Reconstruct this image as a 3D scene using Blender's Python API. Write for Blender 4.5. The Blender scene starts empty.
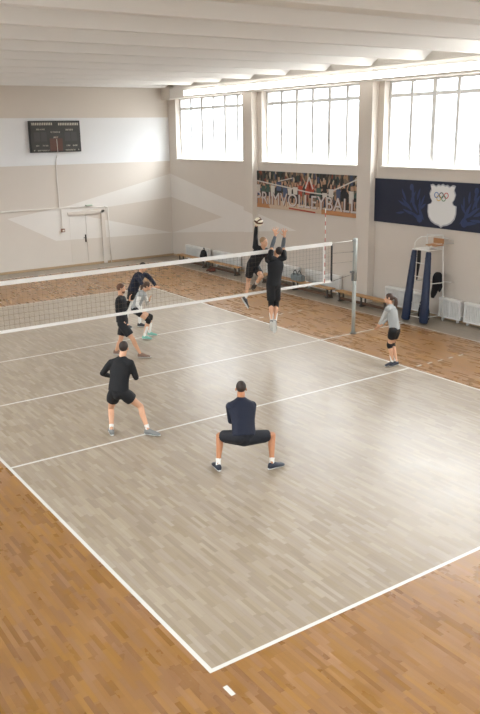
import bpy, bmesh, math, random
from mathutils import Vector, Matrix
V = Vector
S = bpy.context.scene
COL = S.collection
PI = math.pi

# ------------------------------------------------------------------ camera
cam_d = bpy.data.cameras.new('camera'); cam = bpy.data.objects.new('camera', cam_d); COL.objects.link(cam)
cam_d.sensor_fit = 'HORIZONTAL'; cam_d.sensor_width = 36.0
cam_d.lens = 781.65 / 480 * 36.0
cam_d.shift_y = -1.22 / 480
cam_d.clip_end = 200
yaw, pitch, roll = 0.59651, -0.279805, -0.016956
fw = V((math.sin(yaw)*math.cos(pitch), math.cos(yaw)*math.cos(pitch), math.sin(pitch)))
rt = V((math.cos(yaw), -math.sin(yaw), 0)); up = rt.cross(fw)
rt2 = rt*math.cos(roll) + up*math.sin(roll); up2 = -rt*math.sin(roll) + up*math.cos(roll)
M = Matrix((rt2, up2, -fw)).transposed().to_4x4(); M.translation = V((-3.34895, -5.5412, 5.07122))
cam.matrix_world = M
S.camera = cam

# ------------------------------------------------------------------ daylight and exposure
S.view_settings.view_transform = 'Standard'; S.view_settings.look = 'None'
S.view_settings.gamma = 1.0; S.view_settings.use_curve_mapping = False
S.view_settings.exposure = 0.76
w = bpy.data.worlds.new('overcast_sky'); S.world = w; w.use_nodes = True
bgn = w.node_tree.nodes['Background']; bgn.inputs[0].default_value = (0.93, 0.97, 1.0, 1); bgn.inputs[1].default_value = 17.0
# overcast sky above, darker ground below the horizon
_t = w.node_tree; _tc = _t.nodes.new('ShaderNodeTexCoord'); _sp = _t.nodes.new('ShaderNodeSeparateXYZ'); _rp = _t.nodes.new('ShaderNodeValToRGB')
_mr = _t.nodes.new('ShaderNodeMapRange'); _mr.inputs[1].default_value = -1; _mr.inputs[2].default_value = 1
_t.links.new(_tc.outputs['Generated'], _sp.inputs[0]); _t.links.new(_sp.outputs[2], _mr.inputs[0]); _t.links.new(_mr.outputs[0], _rp.inputs[0]); _t.links.new(_rp.outputs[0], bgn.inputs[0])
_e = _rp.color_ramp.elements
_e[0].position = .48; _e[0].color = (.10, .10, .10, 1)
_e[1].position = 1.0; _e[1].color = (.93, .97, 1.0, 1)
for _p, _c in ((.51, (.185, .20, .22, 1)), (.60, (.27, .29, .315, 1)), (.75, (.80, .83, .86, 1))):
    _q = _e.new(_p); _q.color = _c
LAMP = 7.0

def portal(name, loc, sx, sy, rot):
    d = bpy.data.lights.new(name, 'AREA'); d.shape = 'RECTANGLE'; d.size = sx; d.size_y = sy; d.cycles.is_portal = True
    o = bpy.data.objects.new(name, d); COL.objects.link(o); o.location = loc; o.rotation_euler = rot
# (Y start, Y end) of every window bay in the right wall, glass at X = 13.4
BAYS = [(18.15, 23.05), (12.2, 17.15), (6.25, 11.25), (0.35, 5.3), (-5.6, -0.65)]
for i, (a, b) in enumerate(BAYS):
    portal('daylight_opening', (13.42, (a+b)/2, 5.2), 2.3, b-a, (0, PI/2, 0))
for i, (a, b) in enumerate(BAYS):
    portal('daylight_opening', (-4.42, (a+b)/2, 5.2), 2.3, b-a, (0, -PI/2, 0))

FILL_BAYS = [(-2.6, 1.4), (2.5, 6.5), (7.6, 11.6)]  # unseen window bays behind the camera, added to light the ceiling ribs
for a, b in FILL_BAYS:
    portal('daylight_opening', ((a+b)/2, -9.17, 4.9), b-a, 2.8, (PI/2, 0, 0))
# ------------------------------------------------------------------ helpers
random.seed(7)
def hexc(r, g, b):
    f = lambda c: (c/255/12.92) if c/255 <= .04045 else ((c/255+.055)/1.055)**2.4
    return (f(r), f(g), f(b), 1)

def mat(name, col, rough=.6, metal=0, noise=0.0, nscale=20, bump=0.0, bscale=60, spec=.5, emit=None, estr=0, coat=0):
    m = bpy.data.materials.new(name); m.use_nodes = True
    nt = m.node_tree; b = nt.nodes['Principled BSDF']
    b.inputs['Base Color'].default_value = col; b.inputs['Roughness'].default_value = rough
    b.inputs['Metallic'].default_value = metal; b.inputs['Specular IOR Level'].default_value = spec
    b.inputs['Coat Weight'].default_value = coat
    if emit: b.inputs['Emission Color'].default_value = emit; b.inputs['Emission Strength'].default_value = estr
    if noise or bump:
        tc = nt.nodes.new('ShaderNodeTexCoord')
    if noise:
        n = nt.nodes.new('ShaderNodeTexNoise'); n.inputs['Scale'].default_value = nscale; n.inputs['Detail'].default_value = 4
        nt.links.new(tc.outputs['Object'], n.inputs['Vector'])
        mx = nt.nodes.new('ShaderNodeMixRGB'); mx.inputs[1].default_value = tuple(c*(1-noise) for c in col[:3])+(1,)
        mx.inputs[2].default_value = tuple(min(1, c*(1+noise)) for c in col[:3])+(1,)
        nt.links.new(n.outputs['Fac'], mx.inputs[0]); nt.links.new(mx.outputs[0], b.inputs['Base Color'])
    if bump:
        n2 = nt.nodes.new('ShaderNodeTexNoise'); n2.inputs['Scale'].default_value = bscale; n2.inputs['Detail'].default_value = 3
        nt.links.new(tc.outputs['Object'], n2.inputs['Vector'])
        bp = nt.nodes.new('ShaderNodeBump'); bp.inputs['Strength'].default_value = bump; bp.inputs['Distance'].default_value = .01
        nt.links.new(n2.outputs['Fac'], bp.inputs['Height']); nt.links.new(bp.outputs[0], b.inputs['Normal'])
    return m

def parquet(name, cols, rough, grain=.09, spec=.5):
    """staves running along world Y: every stave its own tone, fine grain along it"""
    m = bpy.data.materials.new(name); m.use_nodes = True; nt = m.node_tree; N = nt.nodes.new; L = nt.links.new
    b = nt.nodes['Principled BSDF']
    tc = N('ShaderNodeTexCoord'); sp = N('ShaderNodeSeparateXYZ'); L(tc.outputs['Object'], sp.inputs[0])
    def mth(op, a, bb=None):
        n = N('ShaderNodeMath'); n.operation = op
        for i, v in enumerate((a, bb)):
            if v is None: continue
            if isinstance(v, (int, float)): n.inputs[i].default_value = v
            else: L(v, n.inputs[i])
        return n.outputs[0]
    def wn(x, y):
        cb = N('ShaderNodeCombineXYZ'); L(x, cb.inputs[0])
        if y is not None: L(y, cb.inputs[1])
        n = N('ShaderNodeTexWhiteNoise'); n.noise_dimensions = '3D'; L(cb.outputs[0], n.inputs['Vector']); return n.outputs['Value']
    xs = mth('DIVIDE', sp.outputs[0], .055); row = mth('FLOOR', xs)
    rnd = wn(row, None)
    ys = mth('ADD', mth('DIVIDE', sp.outputs[1], .36), rnd); colm = mth('FLOOR', ys)
    tone = wn(row, colm)
    # groups of staves laid from one pack
    pk = N('ShaderNodeTexNoise'); pk.inputs['Scale'].default_value = .9; pk.inputs['Detail'].default_value = 3
    L(tc.outputs['Object'], pk.inputs['Vector'])
    mp = N('ShaderNodeMapping'); mp.inputs['Scale'].default_value = (38, 2.2, 1); L(tc.outputs['Object'], mp.inputs[0])
    gr = N('ShaderNodeTexNoise'); gr.inputs['Scale'].default_value = 1; gr.inputs['Detail'].default_value = 4; L(mp.outputs[0], gr.inputs['Vector'])
    t = mth('ADD', mth('MULTIPLY', tone, .66), mth('MULTIPLY', pk.outputs['Fac'], .40))
    t = mth('ADD', t, mth('MULTIPLY', mth('SUBTRACT', gr.outputs['Fac'], .5), grain*4))
    t = mth('ADD', t, -.03)
    rp = N('ShaderNodeValToRGB'); cr = rp.color_ramp
    cr.elements[0].position = 0; cr.elements[0].color = cols[0]
    cr.elements[1].position = 1; cr.elements[1].color = cols[-1]
    for i, c in enumerate(cols[1:-1]):
        e = cr.elements.new((i+1)/(len(cols)-1)); e.color = c
    L(t, rp.inputs[0])
    # seams between staves
    fx = mth('FRACT', xs); fy = mth('FRACT', ys)
    ex = mth('LESS_THAN', fx, .035); ey = mth('LESS_THAN', fy, .008)
    seam = mth('MULTIPLY', mth('MAXIMUM', ex, ey), .25)
    mx = N('ShaderNodeMixRGB'); L(seam, mx.inputs[0]); L(rp.outputs[0], mx.inputs[1]); mx.inputs[2].default_value = tuple(c*.45 for c in cols[0][:3])+(1,)
    # some staves are redder, some yellower wood
    tint = wn(colm, row); th = N('ShaderNodeHueSaturation'); L(mx.outputs[0], th.inputs['Color'])
    L(mth('ADD', .4955, mth('MULTIPLY', tint, .009)), th.inputs['Hue']); L(mth('ADD', .88, mth('MULTIPLY', tint, .16)), th.inputs['Saturation'])
    L(th.outputs[0], b.inputs['Base Color'])
    n2 = N('ShaderNodeTexNoise'); n2.inputs['Scale'].default_value = 1.4; n2.inputs['Detail'].default_value = 5; L(tc.outputs['Object'], n2.inputs['Vector'])
    rr = mth('ADD', rough-.08, mth('MULTIPLY', n2.outputs['Fac'], .12)); rr = mth('ADD', rr, mth('MULTIPLY', tone, .06))
    L(rr, b.inputs['Roughness']); b.inputs['Specular IOR Level'].default_value = spec
    # each stave lies at a very slightly different height and tilt
    bp = N('ShaderNodeBump'); bp.inputs['Strength'].default_value = .05; bp.inputs['Distance'].default_value = .002
    hh = mth('ADD', tone, mth('MULTIPLY', gr.outputs['Fac'], .5)); L(hh, bp.inputs['Height']); L(bp.outputs[0], b.inputs['Normal'])
    return m

def box(bm, x0, x1, y0, y1, z0, z1, mi=0, rot=None):
    vs = [bm.verts.new((x, y, z)) for x in (x0, x1) for y in (y0, y1) for z in (z0, z1)]
    for q in ((0,1,3,2),(4,6,7,5),(0,4,5,1),(2,3,7,6),(0,2,6,4),(1,5,7,3)):
        f = bm.faces.new([vs[i] for i in q]); f.material_index = mi
    return vs
def poly(bm, pts, mi=0):
    f = bm.faces.new([bm.verts.new(p) for p in pts]); f.material_index = mi; return f
def basis(d):
    d = d.normalized(); a = V((0,0,1)) if abs(d.z) < .9 else V((1,0,0))
    x = a.cross(d).normalized(); return x, d.cross(x).normalized()
def cone(bm, p0, p1, r0, r1, n=14, mi=0):
    p0, p1 = V(p0), V(p1); x, y = basis(p1-p0); A = []; B = []
    for i in range(n):
        c = x*math.cos(2*PI*i/n) + y*math.sin(2*PI*i/n)
        A.append(bm.verts.new(p0+c*r0)); B.append(bm.verts.new(p1+c*r1))
    for i in range(n):
        j = (i+1) % n; f = bm.faces.new((A[i], A[j], B[j], B[i])); f.material_index = mi; f.smooth = True
    for f in (bm.faces.new(A[::-1]), bm.faces.new(B)): f.material_index = mi
def ball(bm, c, r, n=12, mi=0, axes=None):
    """sphere or ellipsoid: r may be 3 half-sizes along axes"""
    r = (r, r, r) if isinstance(r, (int, float)) else r
    ax = axes or (V((1,0,0)), V((0,1,0)), V((0,0,1))); c = V(c)
    rows = []
    for j in range(1, n//2+2):
        if j == n//2+1: break
        t = PI*j/(n//2+1)
        rows.append([bm.verts.new(c + ax[0]*(r[0]*math.sin(t)*math.cos(2*PI*i/n)) + ax[1]*(r[1]*math.sin(t)*math.sin(2*PI*i/n)) + ax[2]*(r[2]*math.cos(t))) for i in range(n)])
    T = bm.verts.new(c+ax[2]*r[2]); Bt = bm.verts.new(c-ax[2]*r[2])
    fs = []
    for i in range(n):
        k = (i+1) % n
        fs.append(bm.faces.new((T, rows[0][i], rows[0][k]))); fs.append(bm.faces.new((Bt, rows[-1][k], rows[-1][i])))
        for a, b_ in zip(rows, rows[1:]): fs.append(bm.faces.new((a[i], b_[i], b_[k], a[k])))
    for f in fs: f.material_index = mi; f.smooth = True
def chain(bm, pts, n=12, mi=0, caps=(1, 1)):
    """[(point, radius)...] joined by tapered rods with balls at the joints"""
    for (a, ra), (b, rb) in zip(pts, pts[1:]): cone(bm, a, b, ra, rb, n, mi)
    for i, (a, ra) in enumerate(pts):
        if (i == 0 and not caps[0]) or (i == len(pts)-1 and not caps[1]): continue
        ball(bm, a, ra, n, mi)
def loft(bm, rings, n=20, mi=0):
    """rings: (centre, xdir, ydir, half x, half y)"""
    R = [[bm.verts.new(V(c)+xd*(a*math.cos(2*PI*i/n))+yd*(b*math.sin(2*PI*i/n))) for i in range(n)] for c, xd, yd, a, b in rings]
    for A, B in zip(R, R[1:]):
        for i in range(n):
            j = (i+1) % n; f = bm.faces.new((A[i], A[j], B[j], B[i])); f.smooth = True; f.material_index = mi
    bm.faces.new(R[0][::-1]).material_index = mi; bm.faces.new(R[-1]).material_index = mi
def pipe(bm, pts, r, n=8, mi=0): chain(bm, [(p, r) for p in pts], n, mi)

def obj(name, bm, mats, parent=None, origin=None, voxel=None, smooth=0, bevel=0, flat=False):
    if origin is not None: bmesh.ops.translate(bm, verts=bm.verts, vec=-V(origin))
    bmesh.ops.recalc_face_normals(bm, faces=bm.faces)
    me = bpy.data.meshes.new(name); bm.to_mesh(me); bm.free()
    for m in (mats if isinstance(mats, (list, tuple)) else [mats]): me.materials.append(m)
    o = bpy.data.objects.new(name, me); COL.objects.link(o)
    if voxel:
        r = o.modifiers.new('r', 'REMESH'); r.mode = 'VOXEL'; r.voxel_size = voxel; r.use_smooth_shade = True
        if smooth: s = o.modifiers.new('s', 'SMOOTH'); s.iterations = smooth; s.factor = .5
    if bevel:
        b = o.modifiers.new('b', 'BEVEL'); b.width = bevel; b.segments = 2; b.limit_method = 'ANGLE'
    if voxel:
        dg = bpy.context.evaluated_depsgraph_get(); new = bpy.data.meshes.new_from_object(o.evaluated_get(dg))
        o.modifiers.clear(); o.data = new; bpy.data.meshes.remove(me); new.name = name
        if not len(new.materials):
            new.materials.append(mats if not isinstance(mats, (list, tuple)) else mats[0])
        for p in new.polygons: p.use_smooth = True
    if parent is not None:
        o.parent = parent
        if origin is not None: o.location = V(origin) - (parent.matrix_world.translation if parent.parent is None else V(parent['_w']) if '_w' in parent else V((0,0,0)))
    elif origin is not None: o.location = origin
    return o
def thing(name, label, cat, loc=(0, 0, 0), group=None):
    o = bpy.data.objects.new(name, None); COL.objects.link(o); o.location = loc; o.empty_display_size = .2
    o['label'] = label; o['category'] = cat
    if group: o['group'] = group
    return o
def part(name, bm, mats, t, base, **k):
    """part of thing t, whose base is at world point base; bm is in world coordinates"""
    bmesh.ops.translate(bm, verts=bm.verts, vec=-V(base))
    o = obj(name, bm, mats, None, None, **k); o.parent = t; return o
def tag(o, label, cat, group=None):
    o['label'] = label; o['category'] = cat
    if group: o['group'] = group
    return o
def struct(name, bm, mats, **k):
    o = obj(name, bm, mats, **k); o['kind'] = 'structure'; return o
NB = bmesh.new
def copy_tree(o, parent=None):
    c = o.copy(); COL.objects.link(c); c.parent = parent
    for ch in list(o.children): copy_tree(ch, c)
    return c
# ------------------------------------------------------------------ materials
M_grey = parquet('grey_parquet', [hexc(138,123,104), hexc(149,134,115), hexc(159,145,127), hexc(172,160,142)], .32, spec=.42)
M_orange = parquet('orange_parquet', [hexc(124,86,46), hexc(135,95,51), hexc(145,104,57), hexc(158,116,69)], .28)
M_strip = parquet('worn_parquet', [hexc(122,110,94), hexc(146,134,118), hexc(158,147,132)], .34)
M_line = mat('court_line_paint', hexc(208,206,200), .35, noise=.04, nscale=6)
M_wall = mat('beige_wall_paint', hexc(212,203,192), .75, noise=.035, nscale=.9, bump=.08, bscale=25)
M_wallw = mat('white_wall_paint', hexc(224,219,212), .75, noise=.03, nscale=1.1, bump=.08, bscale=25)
M_wallb = mat('bright_wall_paint', hexc(228,228,227), .7, noise=.02, nscale=1.1, bump=.08, bscale=25)
M_ceil = mat('ceiling_paint', hexc(224,223,220), .8, noise=.02, nscale=.8)
M_frame = mat('window_frame_paint', hexc(222,223,222), .5, noise=.05)
M_trimw = mat('white_trim_paint', hexc(224,220,212), .5, noise=.03)
M_base = mat('tan_baseboard', hexc(176,150,118), .5, noise=.1)

# ------------------------------------------------------------------ floor: one slab, the court marked out on it
XL, XR, YN, YF = -4.15, 13.15, -9.0, 23.7
rects = [(XL, XR, YN, YF, 1), (11.95, XR, YN, YF, 2), (XL, XR, 22.75, YF, 2), (0, 9, 0, 18, 0)]
Lw = .05
rects += [(11.9, 11.95, YN, 22.7, 3), (XL, 11.95, 22.7, 22.75, 3), (0, Lw, 0, 18, 3), (9-Lw, 9, 0, 18, 3), (0, 9, 0, Lw, 3), (0, 9, 18-Lw, 18, 3),
          (0, 11.9, 9-.025, 9.025, 3), (0, 9, 6-Lw, 6, 3), (0, 9, 12, 12+Lw, 3), (-.01, .04, -.385, -.235, 3), (8.96, 9.01, -.385, -.235, 3),
          (-.01, .04, 18.235, 18.385, 3)]
for yy in (5.95, 11.9):
    for k in range(5):
        rects.append((9.2+k*.345, 9.35+k*.345, yy, yy+.05, 3)); rects.append((-.35-k*.345, -.2-k*.345, yy, yy+.05, 3))
xs = sorted({v for r in rects for v in r[:2]}); ys = sorted({v for r in rects for v in r[2:4]})
bm = NB(); G = [[bm.verts.new((x, y, 0)) for y in ys] for x in xs]
for i in range(len(xs)-1):
    for j in range(len(ys)-1):
        cx, cy = (xs[i]+xs[i+1])/2, (ys[j]+ys[j+1])/2; mi = 0
        for r in rects:
            if r[0] < cx < r[1] and r[2] < cy < r[3]: mi = r[4]
        bm.faces.new((G[i][j], G[i+1][j], G[i+1][j+1], G[i][j+1])).material_index = mi
bottom = [(XL, YN), (XR, YN), (XR, YF), (XL, YF)]
for (a, b), (c, d) in zip(bottom, bottom[1:]+bottom[:1]): poly(bm, [(a, b, 0), (c, d, 0), (c, d, -.2), (a, b, -.2)])
poly(bm, [(a, b, -.2) for a, b in bottom])
me_floor = struct('floor', bm, [M_grey, M_orange, M_strip, M_line])

# ------------------------------------------------------------------ walls
def clip(pts, lo, hi):          # clip a (u, z) polygon to lo < u < hi
    def cut(P, s, v):
        o = []
        for a, b in zip(P, P[1:]+P[:1]):
            ia, ib = s*(a[0]-v) >= 0, s*(b[0]-v) >= 0
            if ia: o.append(a)
            if ia != ib:
                t = (v-a[0])/(b[0]-a[0]); o.append((v, a[1]+t*(b[1]-a[1])))
        return o
    P = cut(pts, 1, lo); return cut(P, -1, hi) if P else P
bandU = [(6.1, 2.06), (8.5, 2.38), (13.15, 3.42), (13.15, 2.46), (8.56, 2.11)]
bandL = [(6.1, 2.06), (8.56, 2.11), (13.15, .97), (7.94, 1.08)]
DX0, DX1, DZ = 8.55, 10.0, 2.12
bm = NB()
box(bm, XL-.5, DX0, YF, YF+.3, 0, 7.4); box(bm, DX1, XR+.6, YF, YF+.3, 0, 7.4); box(bm, DX0, DX1, YF, YF+.3, DZ, 7.4); box(bm, DX0, DX1, YF+.15, YF+.3, 0, DZ)
yb = YF-.003
def bp_(P, mi, lo=-9, hi=99):
    P = clip(P, lo, hi)
    if len(P) > 2: poly(bm, [(a, yb, z) for a, z in P], mi)
poly(bm, [(XL, yb, 4.0), (XR, yb, 3.93), (XR, yb, 5.66), (XL, yb, 5.66)], 2)
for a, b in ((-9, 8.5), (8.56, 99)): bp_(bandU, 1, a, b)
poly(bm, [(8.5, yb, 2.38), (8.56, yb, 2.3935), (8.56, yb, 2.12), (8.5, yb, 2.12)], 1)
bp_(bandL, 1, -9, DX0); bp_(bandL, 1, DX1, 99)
struct('wall_back', bm, [M_wall, M_wallw, M_wallb])

bm = NB()
WX = 13.15; Z0, Z1 = 4.03, 6.36
box(bm, WX, WX+.5, YN, YF+.3, -0.01, Z0); box(bm, WX, WX+.5, YN, YF+.3, Z1, 7.4)
edges = [YN] + [v for a, b in reversed(BAYS) for v in (a, b+.03)] + [YF+.3]
for a, b in zip(edges[0::2], edges[1::2]): box(bm, WX, WX+.5, a, b, Z0, Z1)
PIERS = []
for k in range(6):               # piers
    y0 = 17.43-5.93*k; 
    if y0 < YN: continue
    PIERS.append(y0)
xw = WX-.003
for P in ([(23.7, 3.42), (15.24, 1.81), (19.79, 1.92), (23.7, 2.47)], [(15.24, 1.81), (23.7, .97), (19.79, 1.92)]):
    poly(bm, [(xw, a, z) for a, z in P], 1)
struct('wall_right', bm, [M_wall, M_wallw])
for k, y0 in enumerate(PIERS):
    bm = NB(); box(bm, 12.9, WX, y0, y0+.56, 0, Z1)
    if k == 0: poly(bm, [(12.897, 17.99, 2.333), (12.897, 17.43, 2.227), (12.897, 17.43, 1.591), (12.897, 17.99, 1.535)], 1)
    struct('trim_%d' % (k+3), bm, [M_wall, M_wallw])
bm = NB(); box(bm, 12.84, WX, 23.0, YF, Z1-.03, 6.8); struct('trim_2', bm, M_wall)
bm = NB(); box(bm, XL-.5, XL, YN, YF+.3, 0, Z0); box(bm, XL-.5, XL, YN, YF+.3, Z1, 7.4)
for a, b in zip(edges[0::2], edges[1::2]): box(bm, XL-.5, XL, a, b, Z0, Z1)
struct('wall_left', bm, M_wall)

bm = NB(); box(bm, XL-.5, XR+.5, YN-.3, YN, 0, 3.5); box(bm, XL-.5, XR+.5, YN-.3, YN, 6.3, 7.4)
fe = [XL-.5] + [v for p in FILL_BAYS for v in p] + [XR+.5]
for a, b in zip(fe[0::2], fe[1::2]): box(bm, a, b, YN-.3, YN, 3.5, 6.3)
struct('wall_front', bm, M_wall)
# longitudinal beam over the windows, sills
bm = NB(); box(bm, 12.86, WX, YN, 23.0, Z1, 6.74); box(bm, 13.02, WX, YN, 23.0, 6.73, 7.02); struct('trim_1', bm, M_wallw, bevel=.01)
bm = NB(); box(bm, XL, XR, YF-.02, YF, 0, .09); struct('baseboard_back', bm, M_base, bevel=.004)
bm = NB(); box(bm, WX-.018, WX, YN, YF-.02, 0, .08); struct('baseboard_right', bm, M_base)

# ceiling: flat slab with tapered ribs across the hall, their ends chamfered at the window wall
bm = NB(); CZ = 7.02; RZ = 6.77
box(bm, XL-.5, XR+.5, YN, YF+.3, CZ, 7.4)
k = -9
while True:
    y = 9.52+1.95*k; k += 1
    if y < YN: continue
    if y+.42 > YF: break
    # side facing the camera starts at y (bottom); the rib widens upwards
    yb0, yb1, yt0, yt1 = y, y+.15, y-.07, y+.24
    pr = lambda x, zz, yy: bm.verts.new((x, yy, zz))
    A = [pr(XL, CZ+.01, yt0), pr(XL, RZ, yb0), pr(XL, RZ, yb1), pr(XL, CZ+.01, yt1)]
    B = [pr(13.05, CZ+.01, yt0), pr(12.78, RZ, yb0), pr(12.78, RZ, yb1), pr(13.05, CZ+.01, yt1)]
    for i in range(4):
        j = (i+1) % 4; bm.faces.new((A[i], A[j], B[j], B[i]))
    bm.faces.new(A); bm.faces.new(B[::-1])
struct('ceiling', bm, M_ceil)

# ------------------------------------------------------------------ windows
M_glass = bpy.data.materials.new('window_glass'); M_glass.use_nodes = True
nt = M_glass.node_tree; nt.nodes.remove(nt.nodes['Principled BSDF'])
tr = nt.nodes.new('ShaderNodeBsdfTransparent'); tr.inputs[0].default_value = (.97, .98, .98, 1)
gl = nt.nodes.new('ShaderNodeBsdfGlossy'); gl.inputs['Roughness'].default_value = .05
mx = nt.nodes.new('ShaderNodeMixShader'); mx.inputs[0].default_value = .05
nt.links.new(tr.outputs[0], mx.inputs[1]); nt.links.new(gl.outputs[0], mx.inputs[2]); nt.links.new(mx.outputs[0], nt.nodes['Material Output'].inputs[0])
for n, (a, b) in enumerate(BAYS):
    b = b; g0, g1 = b-4.9, b
    root = bpy.data.objects.new('window_%d' % (n+1), None); COL.objects.link(root); root['kind'] = 'structure'; root.location = (13.4, (a+b)/2, Z0)
    base = root.location.copy()
    bm = NB()
    box(bm, 13.36, 13.43, a, b+.03, Z0, Z0+.06); box(bm, 13.36, 13.43, a, b+.03, Z1-.05, Z1)
    box(bm, 13.365, 13.425, a, b+.03, 5.91, 6.01)
    for i in range(7):
        y = g1-.8167*i; wdt = .068 if i in (2, 4) else .05
        if y < a: continue
        box(bm, 13.355, 13.435, max(a, y-wdt), y+wdt, Z0, Z1)
    part('window_frame', bm, M_frame, root, base)
    bm = NB(); box(bm, 13.39, 13.396, a, b+.03, Z0, Z1); part('glass', bm, M_glass, root, base)
    bm = NB(); box(bm, 13.10, 13.4, a-.05, b+.08, Z0-.03, Z0+.012); part('window_sill', bm, M_trimw, root, base, bevel=.006)

# unseen windows added in the opposite wall, for fill light from the left
for n, (a, b) in enumerate(BAYS):
    root = bpy.data.objects.new('window_%d' % (n+6), None); COL.objects.link(root); root['kind'] = 'structure'; root.location = (XL-.25, (a+b)/2, Z0)
    base = root.location.copy(); bm = NB()
    box(bm, XL-.28, XL-.21, a, b+.03, Z0, Z0+.06); box(bm, XL-.28, XL-.21, a, b+.03, Z1-.05, Z1); box(bm, XL-.275, XL-.215, a, b+.03, 5.93, 6.0)
    for i in range(7): y = b-.8167*i; wdt = .068 if i in (2, 4) else .05; box(bm, XL-.285, XL-.205, max(a, y-wdt), max(a, y-wdt)+2*wdt, Z0, Z1)
    part('window_frame', bm, M_frame, root, base)
    bm = NB(); box(bm, XL-.25, XL-.244, a, b+.03, Z0, Z1); part('glass', bm, M_glass, root, base)

for n, (a, b) in enumerate(FILL_BAYS):  # added windows behind the camera, out of view, lighting the rib sides
    root = bpy.data.objects.new('window_%d' % (n+11), None); COL.objects.link(root); root['kind'] = 'structure'; root.location = ((a+b)/2, YN-.15, 3.5)
    base = root.location.copy(); bm = NB()
    for z in (3.5, 4.85, 6.22): box(bm, a, b, YN-.19, YN-.12, z, z+.07)
    for i in range(6): x = a+(b-a-.06)*i/5; box(bm, x, x+.06, YN-.19, YN-.12, 3.5, 6.3)
    part('window_frame', bm, M_frame, root, base)
    bm = NB(); box(bm, a, b, YN-.16, YN-.154, 3.5, 6.3); part('glass', bm, M_glass, root, base)

# ------------------------------------------------------------------ double door in the back wall
root = bpy.data.objects.new('door_1', None); COL.objects.link(root); root['kind'] = 'structure'; root.location = ((DX0+DX1)/2, YF, 0); base = root.location.copy()
M_doorm = mat('dark_door_metal', hexc(70,66,60), .4, metal=.8)
yd = YF+.04
for (a, b) in ((DX0+.02, 9.245), (9.255, DX1-.1)):
    bm = NB(); box(bm, a, b, yd, yd+.05, .01, DZ-.1)
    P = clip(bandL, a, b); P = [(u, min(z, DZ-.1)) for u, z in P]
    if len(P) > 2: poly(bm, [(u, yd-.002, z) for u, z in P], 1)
    lf = part('door_leaf', bm, [M_wall, M_wallw], root, base)
    if a < 9:
        bm = NB(); box(bm, 9.17, 9.225, yd-.015, yd+.005, .92, 1.22); cone(bm, (9.2, yd-.005, 1.1), (9.2, yd-.07, 1.1), .014, .014, 8); cone(bm, (9.2, yd-.065, 1.1), (9.08, yd-.065, 1.1), .013, .011, 8)
        h = part('door_handle', bm, M_doorm, lf, base)
bm = NB(); box(bm, DX1-.1, DX1+.06, YF-.03, YF+.1, 0, DZ+.02); box(bm, DX0-.06, DX1+.06, YF-.03, YF+.1, DZ-.1, DZ+.02)
part('door_frame', bm, M_wall, root, base, bevel=.008)
# ------------------------------------------------------------------ linear lamps along the beam
M_lamp = mat('lamp_diffuser', hexc(250,250,248), .4, emit=(1, .985, .95, 1), estr=LAMP)
M_met = mat('white_lamp_metal', hexc(225,225,222), .4)
def linear_lamp():
    t = thing('linear_lamp', 'x', 'lamp', (12.78, 0, 6.5), 'linear lamps along the beam over the windows'); b = (0, 0, 0)
    bm = NB(); box(bm, -.02, .08, -1.21, 1.21, -.09, .10); part('housing', bm, M_met, t, b, bevel=.006)
    bm = NB(); box(bm, -.075, -.019, -1.19, 1.19, -.08, .09); part('diffuser', bm, M_lamp, t, b, bevel=.008)
    bm = NB(); box(bm, -.055, -.01, -1.225, -1.205, -.1, .11); part('end_cap', bm, M_met, t, b)
    return t
lampspots = [20.45-2.45*k for k in range(12)]
lamp_lab = ['white linear lamp on the beam, farthest one by the back corner', 'white linear lamp above the near half of the farthest window',
  'white linear lamp over the pier between the farthest and middle windows', 'white linear lamp above the middle window, left of its centre',
  'white linear lamp above the right end of the middle window', 'white linear lamp above the left part of the nearest window', 'white linear lamp above the nearest window, at the right edge']
l0 = linear_lamp()
for i, y in enumerate(lampspots):
    if y < -8: continue
    o = l0 if i == 0 else copy_tree(l0)
    o.location.y = y
    o['label'] = lamp_lab[i] if i < len(lamp_lab) else 'white linear lamp on the beam nearer than the frame shows'

# ------------------------------------------------------------------ radiators
M_rad = mat('radiator_enamel', hexc(232,231,227), .45, noise=.05, nscale=8)
M_radd = mat('radiator_grille', hexc(228,228,224), .5, noise=.1, nscale=20)
def radiator(y0, y1, label):
    b = (12.98, (y0+y1)/2, 0); t = thing('radiator', label, 'radiator', b, 'convector radiators along the window wall')
    bm = NB(); box(bm, 12.96, 13.10, y0, y1, .55, .62); box(bm, 12.97, 13.10, y0, y0+.03, .1, .56); box(bm, 12.97, 13.10, y1-.03, y1, .1, .56)
    box(bm, 12.97, 13.1, (y0+y1)/2-.015, (y0+y1)/2+.015, .1, .56); box(bm, 12.965, 13.10, y0, y1, .08, .13)
    part('casing', bm, M_rad, t, b, bevel=.006)
    bm = NB(); y = y0+.05
    while y < y1-.04: box(bm, 12.985, 13.05, y, y+.038, .12, .56); y += .055
    box(bm, 13.05, 13.06, y0+.02, y1-.02, .12, .56)
    part('fins', bm, M_radd, t, b)
    bm = NB(); pipe(bm, [(13.03, y0-.02, .2), (13.03, y0-.07, .2), (13.1, y0-.07, .2), (13.128, y0-.07, .2)], .012); part('valve_pipe', bm, M_rad, t, b)
    for yy in (y0+.1, y1-.13): bm = NB(); box(bm, 13.0, 13.08, yy, yy+.03, 0, .1); part('foot', bm, M_rad, t, b)
radiator(20.58, 22.36, 'white radiator in the far corner behind the black backpack')
radiator(18.5, 20.22, 'white radiator second from the far corner, left of the jumping spiker')
radiator(14.94, 16.75, 'white radiator just right of the blocker in black')
radiator(12.86, 14.54, 'white radiator seen through the net end, left of the post')
radiator(9.35, 10.81, 'white radiator behind the blue padded legs of the umpire stand')
radiator(8.0, 8.74, 'short white radiator just right of the umpire stand')
radiator(6.1, 7.88, 'white radiator at the right edge of the picture')

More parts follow.
